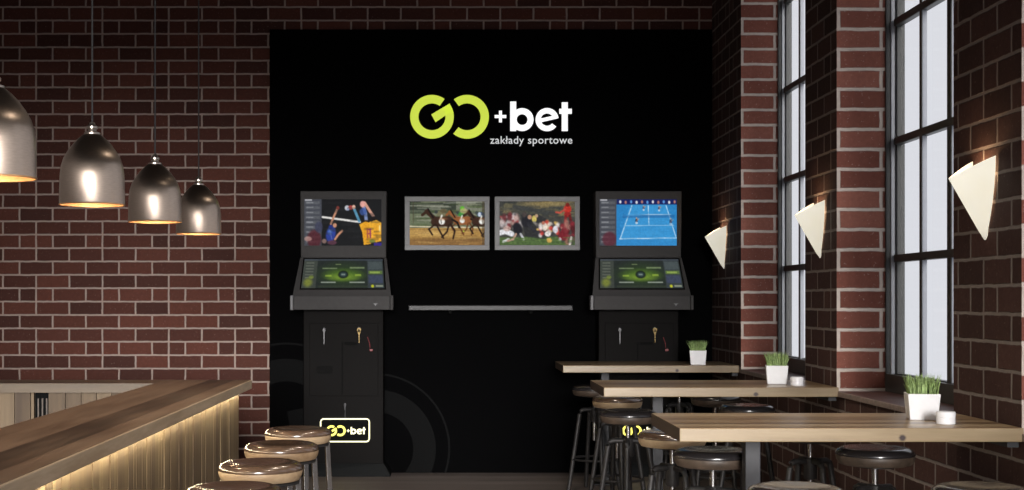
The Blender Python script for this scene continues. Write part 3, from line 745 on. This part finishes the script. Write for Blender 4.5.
# ------------------------------------------------------------------ wall monitors, rail
def monitor(x0, x1, pic, label):
    cx = ((x0+x1)/2-441)*U; yb = PY; s = empty('wall_monitor', (cx, yb, Z(49.6)), label, 'monitor', 'wall monitors')
    hw, hh = (x1-x0)/2*U*.995, 26.6*U; th = .06
    bm = bmesh.new(); box(bm, -hw, hw, -th+.012, -.001, 0, 2*hh); obj('housing', bm, FRAMEG, s, bevel=.004)
    w = 4.9*U; bm = bmesh.new()
    for a in ((-hw, hw, 0, w), (-hw, hw, 2*hh-w, 2*hh), (-hw, -hw+w, w, 2*hh-w), (hw-w, hw, w, 2*hh-w)): box(bm, a[0], a[1], -th, -th+.0118, a[2], a[3])
    obj('bezel', bm, FRAMEG, s, bevel=.002)
    y = -th+.008
    screen_mesh('screen', pic, s, [(-hw+w, y, 2*hh-w), (hw-w, y, 2*hh-w), (hw-w, y, w), (-hw+w, y, w)])
monitor(404.8, 489.4, racing(), 'left grey framed wall monitor showing galloping racehorses')
monitor(494.2, 579.1, football(), 'right grey framed wall monitor showing footballers in a tackle')
rl = empty('wall_shelf', (X(49), PY, Z(-10.6)), 'slim long grey metal shelf below the two monitors', 'shelf')
bm = bmesh.new(); box(bm, -81.3*U, 81.3*U, -.13, -.001, 0, 5.6*U); obj('board', bm, RAILM, rl, bevel=.008)
for s in (-1, 1):
    bm = bmesh.new(); box(bm, s*40*U-.015, s*40*U+.015, -.10, -.001, -.028, 0); obj('bracket', bm, SEAM, rl, bevel=.003)

# ------------------------------------------------------------------ bar counter
CT, CB = -59.0, -65.5
bar = empty('bar_counter', (X(-171), Y(.45), 0), 'long wooden bar counter with walnut top and lit plank front at left', 'bar counter')
bx, by = bar.location.x, bar.location.y
D0, D1 = .20, .739
bm = bmesh.new()
box(bm, X(-203)-bx, X(-141.2)-bx, Y(D0)-by, Y(D1)-by, Z(CB), Z(CT)); obj('worktop', bm, COUNTER, bar)
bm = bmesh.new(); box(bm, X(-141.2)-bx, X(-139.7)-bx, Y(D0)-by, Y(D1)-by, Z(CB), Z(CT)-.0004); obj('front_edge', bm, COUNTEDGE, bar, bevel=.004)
def planks(bm, a0, a1, fixed0, fixed1, axis, rnd, side=1):
    p = a0
    while p < a1-.01:
        w = min(rnd.uniform(.045, .13), a1-p); o = rnd.uniform(0, .004)
        if axis == 'y': box(bm, fixed0, fixed1+o*side, p+.002, p+w-.002, .08, Z(CB)-.002)
        else: box(bm, p+.002, p+w-.002, fixed0-o, fixed1, .08, Z(CB)-.002)
        p += w
rnd = random.Random(5)
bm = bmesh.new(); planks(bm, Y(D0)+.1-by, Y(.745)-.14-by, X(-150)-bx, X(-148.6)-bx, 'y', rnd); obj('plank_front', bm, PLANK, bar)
bm = bmesh.new(); box(bm, X(-193)-bx, X(-150)-bx, Y(D0)+.1-by, Y(.706)-by, 0, Z(CB)-.001); box(bm, X(-193)-bx, X(-150)-bx, Y(.706)-by, Y(.745)-.145-by, 0, Z(CB)-.001); obj('carcass', bm, SEATDW, bar)
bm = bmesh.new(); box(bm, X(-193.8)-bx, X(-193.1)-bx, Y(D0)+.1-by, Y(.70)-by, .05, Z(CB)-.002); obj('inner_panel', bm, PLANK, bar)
bm = bmesh.new(); box(bm, X(-145.2)-bx, X(-144.0)-bx, Y(D0)+.1-by, Y(.737)-by, Z(CB)-.010, Z(CB)-.001); obj('led_strip', bm, LED, bar)
# far return of the bar
ret = empty('bar_return', (X(-330), Y(.7225), 0), 'far return of the bar behind the walnut counter, against nothing but open floor', 'bar counter')
ret['label'] = 'short far section of bar running left in front of the brick wall'
rx, ry = ret.location.x, ret.location.y
bm = bmesh.new(); box(bm, X(LW)+.01-rx, X(-203.2)-rx, Y(.7075)-ry, Y(.739)-ry, Z(CB), Z(CT)); obj('worktop', bm, COUNTERX, ret)
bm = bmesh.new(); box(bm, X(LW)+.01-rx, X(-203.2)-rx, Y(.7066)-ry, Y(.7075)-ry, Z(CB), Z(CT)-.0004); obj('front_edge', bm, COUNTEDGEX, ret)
yp = Y(.7105)-ry
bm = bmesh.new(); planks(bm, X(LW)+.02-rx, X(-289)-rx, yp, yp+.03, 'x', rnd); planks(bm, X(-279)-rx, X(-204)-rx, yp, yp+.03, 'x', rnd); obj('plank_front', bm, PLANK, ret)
bm = bmesh.new(); box(bm, X(LW)+.02-rx, X(-204)-rx, yp+.03, Y(.735)-ry, 0, Z(CB)-.001); obj('carcass', bm, SEATDW, ret)
bm = bmesh.new()
for i in range(3): box(bm, X(-287+i*3)-rx, X(-286+i*3)-rx, yp+.01, yp+.03, .3, Z(-70))
obj('grille_bars', bm, SEATDW, ret)
bm = bmesh.new(); box(bm, X(-288.9)-rx, X(-279.1)-rx, yp+.022, yp+.029, .1, Z(CB)-.003); obj('grille_backing', bm, SEAM, ret)

# ------------------------------------------------------------------ pendants
PX = -171.0
PD = [.3826, .4903, .598, .7057]
def make_pendant(d, label):
    s = empty('pendant_lamp', (X(PX), Y(d), Z(46.6)), label, 'pendant lamp', 'pendant lamps over the bar')
    prof = [(15.6, 0), (15.7, .8), (15.6, 8), (15.4, 14), (14.8, 19), (13.6, 22.8), (11.6, 26.3), (9.2, 29.6), (6.8, 32.2), (4.6, 34.1), (3.4, 34.8)]
    bm = bmesh.new(); lathe(bm, [(r*U, z*U) for r, z in prof], 64)
    o = obj('shade', bm, NICKEL, s, smooth=True)
    bm = bmesh.new(); lathe(bm, [((r-.35)*U, z*U) for r, z in prof[:-1]]+[(.5*U, 33.6*U)], 64); obj('shade_lining', bm, COPPERIN, s, smooth=True)
    bm = bmesh.new(); lathe(bm, [((15.7+.15*math.cos(a))*U, (.1+.35*math.sin(a))*U) for a in [i*math.pi/4 for i in range(9)]], 64); obj('rim', bm, COPPERIN, s, smooth=True)
    bm = bmesh.new(); lathe(bm, [(3.9*U, 34.4*U), (3.9*U, 35.3*U), (2.2*U, 36.0*U), (2.0*U, 37.0*U), (2.6*U, 37.4*U), (2.6*U, 38.4*U), (1.6*U, 39.2*U), (1.3*U, 40.3*U), (.4*U, 40.8*U)], 32, cap0=True, cap1=True); obj('cap', bm, CAPM, s, smooth=True)
    bm = bmesh.new(); tube(bm, [(0, 0, 40.6*U), (0, 0, (CEIL-46.6)*U-.001)], .0045, 8); obj('cord', bm, CORD, s)
    bm = bmesh.new(); bmesh.ops.create_uvsphere(bm, u_segments=20, v_segments=14, radius=.035); bmesh.ops.translate(bm, verts=bm.verts[:], vec=(0, 0, 17*U)); obj('bulb', bm, BULB, s, smooth=True)
    bm = bmesh.new(); lathe(bm, [(.02, 20*U), (.02, 33*U)], 16, cap0=True, cap1=True); obj('bulb_socket', bm, CORD, s)
    return s
pl = make_pendant(PD[0], 'nearest and largest metal dome pendant lamp, cut by the left edge')
for d, t in zip(PD[1:], ['second metal dome pendant lamp from the left, hanging in front of the brick wall', 'third metal dome pendant lamp from the left', 'smallest and rightmost metal dome pendant lamp, farthest over the bar']):
    copy_thing(pl, (X(PX), Y(d), Z(46.6)), t)
for i, d in enumerate(PD):
    li = bpy.data.lights.new('pendant_light', 'SPOT'); li.energy = 12; li.color = (1, .70, .42); li.spot_size = R(140); li.spot_blend = .6; li.shadow_soft_size = .05
    o = bpy.data.objects.new('pendant_light', li); COL.objects.link(o); o.location = (X(PX), Y(d), Z(46.6)+.08)

# ------------------------------------------------------------------ unseen fill lamps, added to brighten the bar side and tabletops
def make_fill_lamp(loc, label):
    s = empty('fill_lamp', loc, label, 'added fill lamp', 'added fill lamps above the aisle')
    bm = bmesh.new(); lathe(bm, [(.09, -.20), (.09, -.01), (.075, -.001)], 32, cap1=True); lathe(bm, [(.09, -.20), (.08, -.20), (.07, -.15), (.001, -.15)], 32); obj('housing', bm, KDARK, s, smooth=True)
    bm = bmesh.new(); lathe(bm, [(.001, -.156), (.066, -.156), (.066, -.152), (.001, -.152)], 32); obj('lens', bm, GLOWG, s)
    return s
cl = make_fill_lamp((X(60), Y(.36), Z(CEIL)), 'added black cylinder fill lamp nearest the viewer above the aisle')
copy_thing(cl, (X(60), Y(.52), Z(CEIL)), 'added black cylinder fill lamp in the middle of the row above the aisle')
copy_thing(cl, (X(60), Y(.68), Z(CEIL)), 'added black cylinder fill lamp farthest along the aisle')
for d in (.36, .52, .68):
    li = bpy.data.lights.new('fill_light', 'SPOT'); li.energy = 120; li.color = (1, .86, .70); li.spot_size = R(96); li.spot_blend = .7; li.shadow_soft_size = .07  # added fill light for the bar edge, tabletops and floor
    o = bpy.data.objects.new('fill_light', li); COL.objects.link(o); o.location = (X(60), Y(d), Z(CEIL)-.22)

# ------------------------------------------------------------------ wall sconces
def make_sconce(d, label):
    s = empty('wall_sconce', (X(RW), Y(d), Z(30)), label, 'wall sconce', 'paper style wall sconces on the piers')
    bm = bmesh.new(); n = 24
    H = 40.4*U; HT = 30.6*U; HW = 14.2*U; OUT = 17.6*U
    rows = []
    for i in range(n+1):
        t = i/n
        hw = HW*math.sin(min(1, (t*.93+.07))*math.pi/2)**.85
        if t < .04: hw = HW*.16*(t/.04+.3)
        rows.append((t, hw))
    m = 10
    def pt(t, hw, q):   # q from -1 near wall edge to 1 far wall edge
        a = 1-abs(q)
        o = OUT*t*a**.9+.006*min(1, t*8)
        z = t*(H*(1-a)+HT*a)
        return (-o-.001, hw*q, z)
    grid = [[bm.verts.new(pt(t, hw, -1+2*j/(2*m))) for j in range(2*m+1)] for t, hw in rows]
    for a, b in zip(grid, grid[1:]):
        for j in range(2*m): bm.faces.new((a[j], a[j+1], b[j+1], b[j]))
    o = obj('shade', bm, SHADE, s)
    so = o.modifiers.new('s', 'SOLIDIFY'); so.thickness = .003; so.offset = 0
    bm = bmesh.new(); box(bm, -.02, -.001, -.03, .03, .20, .28); obj('back_plate', bm, KGREYL, s, bevel=.004)
    bm = bmesh.new(); bmesh.ops.create_uvsphere(bm, u_segments=16, v_segments=10, radius=.02); bmesh.ops.translate(bm, verts=bm.verts[:], vec=(-.045, 0, .22)); obj('bulb', bm, BULB, s, smooth=True)
    return s
SD = [.4977, .7145, .9575]
sc = make_sconce(SD[0], 'nearest pointed cream wall sconce, glowing on the right brick pier')
copy_thing(sc, (X(RW), Y(SD[1]), Z(30)), 'middle pointed cream wall sconce on the pier between the two windows')
copy_thing(sc, (X(RW), Y(SD[2]), Z(30)), 'farthest pointed cream wall sconce beside the black panel')
for d in SD:
    li = bpy.data.lights.new('sconce_light', 'POINT'); li.energy = 1.6; li.color = (1, .62, .34); li.shadow_soft_size = .03
    o = bpy.data.objects.new('sconce_light', li); COL.objects.link(o); o.location = (X(RW)-.06, Y(d), Z(30)+.30)

# ------------------------------------------------------------------ tables
TX0, TX1 = 110.6, 270.4
def make_table(d, label):
    s = empty('dining_table', (X(153.5), Y(d+.031), 0), label, 'table', 'wooden wall tables')
    x0, x1 = X(TX0)-X(153.5), X(TX1)-X(153.5); hy = .031*F*U
    bm = bmesh.new(); vs = box(bm, x0, x1, -hy, hy, Z(-65.9), Z(-59.4))
    bm.normal_update()
    o = obj('tabletop', bm, [TABLE, TABLED, ENDGR], s, bevel=.004)
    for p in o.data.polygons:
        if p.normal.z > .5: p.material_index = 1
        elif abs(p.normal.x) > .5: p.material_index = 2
    bm = bmesh.new(); box(bm, -3.8*U, 3.8*U, -3.8*U, 3.8*U, .014, Z(-66.6)); obj('post', bm, POST, s, bevel=.004)
    bm = bmesh.new(); box(bm, -.10, .10, -.10, .10, .001, .013); obj('base_plate', bm, POST, s, bevel=.004)
    bm = bmesh.new(); box(bm, -.14, .14, -.14, .14, Z(-66.6), Z(-65.95)); obj('mounting_plate', bm, POST, s)
    bm = bmesh.new(); box(bm, x1-.05, x1-.001, -hy+.05, hy-.05, Z(-69), Z(-65.95)); obj('wall_cleat', bm, POST, s)
    return s
TD = [.4637, .6795, .9064]
tb = make_table(TD[0], 'nearest wooden wall table, its left corner in front of the stools')
copy_thing(tb, (X(153.5), Y(TD[1]+.031), 0), 'middle wooden wall table, fixed to the pier between the two windows')
copy_thing(tb, (X(153.5), Y(TD[2]+.031), 0), 'farthest wooden wall table, in front of the right kiosk')

# ------------------------------------------------------------------ stools
def seat_parts(s, top, side, rad, zt):
    r = rad; th = 9.0*U
    bm = bmesh.new()
    lathe(bm, [(r*.84, zt-th), (r*.92, zt-th+.004), (r*.975, zt-th*.75), (r, zt-th*.5), (r*.99, zt-4.0*U), (.001, zt-4.0*U)], 64, cap0=True)
    obj('seat', bm, side, s, smooth=True)
    bm = bmesh.new()
    prof = [(r*.985, zt-4.05*U), (r*1.004, zt-3.7*U), (r*1.008, zt-3.1*U), (r*.99, zt-2.2*U), (r*.95, zt-1.2*U), (r*.88, zt-.4*U), (r*.80, zt), (r*.70, zt-.15*U), (r*.4, zt-.9*U), (.002, zt-1.1*U)]
    lathe(bm, prof, 64); obj('seat_top', bm, top, s, smooth=True)
    return zt-th
def bar_stool(loc, label):
    s = empty('bar_stool', loc, label, 'stool', 'round stools along the bar')
    zt = Z(-77.0); zb = seat_parts(s, SEATP, SEATW, 20*U, zt)
    r0 = 18.0*U; r1 = 22.5*U
    for a in (20, 110, 200, 290):
        c, n = math.cos(R(a)), math.sin(R(a))
        bm = bmesh.new(); tube(bm, [(r0*c, r0*n, zb+.004), (r1*c, r1*n, .001)], .013, square=True); obj('leg', bm, LEGC, s, bevel=.002)
    bm = bmesh.new(); rr = r0+(r1-r0)*.62
    tube(bm, [(rr*math.cos(R(a)), rr*math.sin(R(a)), .30) for a in range(0, 361, 10)], .009, 8, caps=False); obj('footrest', bm, LEGM, s, smooth=True)
    bm = bmesh.new(); lathe(bm, [(r0*1.02, zb-.012), (r0*1.02, zb-.001), (r0*.86, zb-.001), (r0*.86, zb-.012), (r0*1.02, zb-.012)], 48); obj('seat_ring', bm, LEGM, s)
    return s
def spindle_stool(loc, label, rot=0):
    s = empty('spindle_stool', loc, label, 'stool', 'round stools at the wall tables')
    zt = Z(-77.0); zb = seat_parts(s, SEATD, SEATDW, 20*U, zt)
    hub = Z(-98.5)
    bm = bmesh.new(); tube(bm, [(0, 0, .42), (0, 0, zb+.002)], .016, 20); obj('spindle', bm, LEGC, s, smooth=True)
    bm = bmesh.new(); lathe(bm, [(.03, hub-.10), (.036, hub-.09), (.036, hub+.015), (.03, hub+.02)], 24, cap0=True, cap1=True); obj('hub', bm, LEGM, s, smooth=True)
    bm = bmesh.new(); lathe(bm, [(.10, zb-.010), (.10, zb-.001)], 32, cap0=True, cap1=True); obj('seat_plate', bm, LEGM, s)
    for a in (12, 102, 192, 282):
        c, n = math.cos(R(a)), math.sin(R(a))
        pts = [(.02*c, .02*n, hub), (.098*c, .098*n, hub), (.118*c, .118*n, hub-.012), (.126*c, .126*n, hub-.035), (.22*c, .22*n, .012)]
        bm = bmesh.new(); tube(bm, pts, .017, 12); obj('leg', bm, LEGM, s, smooth=True)
    bm = bmesh.new(); rr = .182
    tube(bm, [(rr*math.cos(R(a)), rr*math.sin(R(a)), .27) for a in range(0, 361, 10)], .009, 8, caps=False); obj('footrest', bm, LEGM, s, smooth=True)
    s.rotation_euler.z = rot
    return s
BD = [.602, .5395, .477, .4145]
names = ['farthest round wooden bar stool, in front of the left kiosk', 'second round wooden bar stool from the far end of the bar', 'third round wooden bar stool from the far end of the bar', 'nearest round wooden bar stool beside the lit bar front, cut by the bottom edge']
s0 = bar_stool((X(-86), Y(BD[0]), 0), names[0])
for d, t in zip(BD[1:], names[1:]): copy_thing(s0, (X(-86), Y(d), 0), t)
SP = [(138, .90, 'dark round stool tucked under the left end of the farthest wall table'),
      (224, .94, 'dark round stool behind the farthest wall table, next to the wall'),
      (141, .80, 'pale wooden round stool in front of the left end of the farthest wall table'),
      (224, .815, 'dark round stool in front of the farthest wall table, next to the wall'),
      (131, .70, 'dark round stool tucked under the left end of the middle wall table'),
      (225, .735, 'dark round stool tucked behind the middle wall table, next to the wall'),
      (136, .588, 'pale wooden round stool in front of the left end of the middle wall table'),
      (226, .612, 'dark round stool in front of the middle wall table, next to the wall'),
      (140.5, .517, 'dark round stool tucked under the nearest wall table, left of its post'),
      (227, .523, 'dark round stool tucked under the nearest wall table, by the brick wall'),
      (147, .414, 'dark round stool before the nearest wall table, near its post, cut by the bottom edge'),
      (224, .414, 'dark round stool in front of the nearest wall table, at the bottom right corner')]
sp0 = None
for i, (x, d, t) in enumerate(SP):
    if sp0 is None: sp0 = spindle_stool((X(x), Y(d), 0), t); o = sp0
    else: o = copy_thing(sp0, (X(x), Y(d), 0), t)
    if i in (2, 6):
        for ch in o.children:
            if ch.name.split('.')[0] in ('seat', 'seat_top'):
                ch.data = ch.data.copy(); ch.data.materials[0] = SEATW if ch.name.split('.')[0] == 'seat' else SEATP
    o.rotation_euler.z = R([0, 14, -9, 22, -23, -15, 10, 3, 56, 18, 30, 4][i])

# ------------------------------------------------------------------ grass pots, coasters
def make_pot(loc, label, seed):
    s = empty('grass_pot', loc, label, 'potted grass', 'white pots of grass on the tables')
    a, b, h = 6.6*U, 7.7*U, 13.0*U
    bm = bmesh.new()
    def sq(w, z): return [bm.verts.new((x*w, y*w, z)) for x, y in ((-1,-1),(1,-1),(1,1),(-1,1))]
    A = sq(a, .0005); B = sq(b, h); C = sq(b-.7*U, h); D = sq(b-.9*U, h-1.2*U)
    for P, Q in ((A, B), (B, C), (C, D)):
        for i in range(4): bm.faces.new((P[i], P[(i+1)%4], Q[(i+1)%4], Q[i]))
    bm.faces.new(A[::-1]); obj('pot', bm, POTW, s, bevel=.003)
    bm = bmesh.new(); w = b-.95*U; box(bm, -w, w, -w, w, h-2.2*U, h-1.1*U); obj('soil', bm, SOIL, s)
    rn = random.Random(seed); bm = bmesh.new()
    for _ in range(420):
        x, y = rn.uniform(-w, w)*.95, rn.uniform(-w, w)*.95
        an = rn.uniform(0, 6.28); wd = rn.uniform(.0018, .0034); hh = rn.uniform(6.0, 11.5)*U
        lx, ly = rn.gauss(0, .013)+x*.22, rn.gauss(0, .013)+y*.22
        cx, cy = math.cos(an)*wd, math.sin(an)*wd; z0 = h-1.2*U
        v = [bm.verts.new(p) for p in ((x-cx, y-cy, z0), (x+cx, y+cy, z0), (x+cx*.8+lx*.35, y+cy*.8+ly*.35, z0+hh*.55), (x-cx*.8+lx*.35, y-cy*.8+ly*.35, z0+hh*.55), (x+lx, y+ly, z0+hh))]
        bm.faces.new((v[0], v[1], v[2], v[3])); bm.faces.new((v[3], v[2], v[4]))
    obj('grass', bm, GRASSM, s)
    s.rotation_euler.z = R(-11)
    return s
TT = Z(-59.4)
make_pot((X(239.8), Y(.4986), TT), 'white square pot of grass on the nearest wall table', 1)
make_pot((X(238.6), Y(.711), TT), 'white square pot of grass on the middle wall table', 2)
make_pot((X(236.8), Y(.921), TT), 'white square pot of grass on the farthest wall table', 3)
def make_dish(loc, label):
    s = empty('candle_tin', loc, label, 'tin', 'round white tins on the tables')
    r = 4.4*U
    bm = bmesh.new(); lathe(bm, [(r*.94, .0005), (r, .003), (r, .026), (r*.97, .029)], 40, cap0=True, cap1=True); obj('tin_body', bm, POTW, s, smooth=True)
    bm = bmesh.new(); lathe(bm, [(r*.97, .029), (r*1.03, .031), (r*1.03, .050), (r*.96, .055), (r*.3, .0555), (.001, .0555)], 40); obj('lid', bm, POTW, s, smooth=True)
    return s
d1_ = make_dish((X(241.5), Y(.4785), TT), 'round white lidded tin beside the grass pot on the nearest table')
copy_thing(d1_, (X(247), Y(.694), TT), 'round white lidded tin beside the grass pot on the middle table')

# ------------------------------------------------------------------ daylight
w = bpy.data.worlds.new('sky'); SC.world = w; w.use_nodes = True
bg = w.node_tree.nodes['Background']; bg.inputs[0].default_value = (.93,.945,1.0,1); bg.inputs[1].default_value = 1.4
def portal(loc, rot, sx, sy):
    li = bpy.data.lights.new('daylight_portal', 'AREA'); li.shape = 'RECTANGLE'; li.size = sx; li.size_y = sy; li.cycles.is_portal = True
    o = bpy.data.objects.new('daylight_portal', li); COL.objects.link(o); o.location = loc; o.rotation_euler = rot
for d0, d1 in OPEN:
    portal((X(320), Y((d0+d1)/2), Z(128)), (0, R(90), 0), 380*U, (d1-d0)*F*U)
portal(((GX0+GX1)/2, y0-.05, (GZ0+GZ1)/2), (R(90), 0, 0), GX1-GX0, GZ1-GZ0)
su = bpy.data.lights.new('sun', 'SUN'); su.energy = 6.2; su.angle = R(16); su.color = (1, .97, .93)
o = bpy.data.objects.new('sun', su); COL.objects.link(o)
o.rotation_euler = Vector((-.02, .97, -.13)).to_track_quat('-Z', 'Y').to_euler()

# ------------------------------------------------------------------ camera
cam = bpy.data.cameras.new('camera'); cam.sensor_width = 36; cam.lens = F/1024*36
cam.shift_x = (512-441)/1024; cam.shift_y = (300-245)/1024; cam.clip_start = .05
o = bpy.data.objects.new('camera', cam); COL.objects.link(o); o.location = (0, 0, EYE*U); o.rotation_euler = (R(90), 0, 0)
SC.camera = o
vs = SC.view_settings; vs.view_transform = 'Standard'; vs.look = 'None'; vs.exposure = 0; vs.gamma = 1; vs.use_curve_mapping = False
SC.cycles.use_denoising = True
SC.cycles.max_bounces = 8; SC.cycles.diffuse_bounces = 5; SC.cycles.transparent_max_bounces = 12
SC.cycles.sample_clamp_indirect = 4
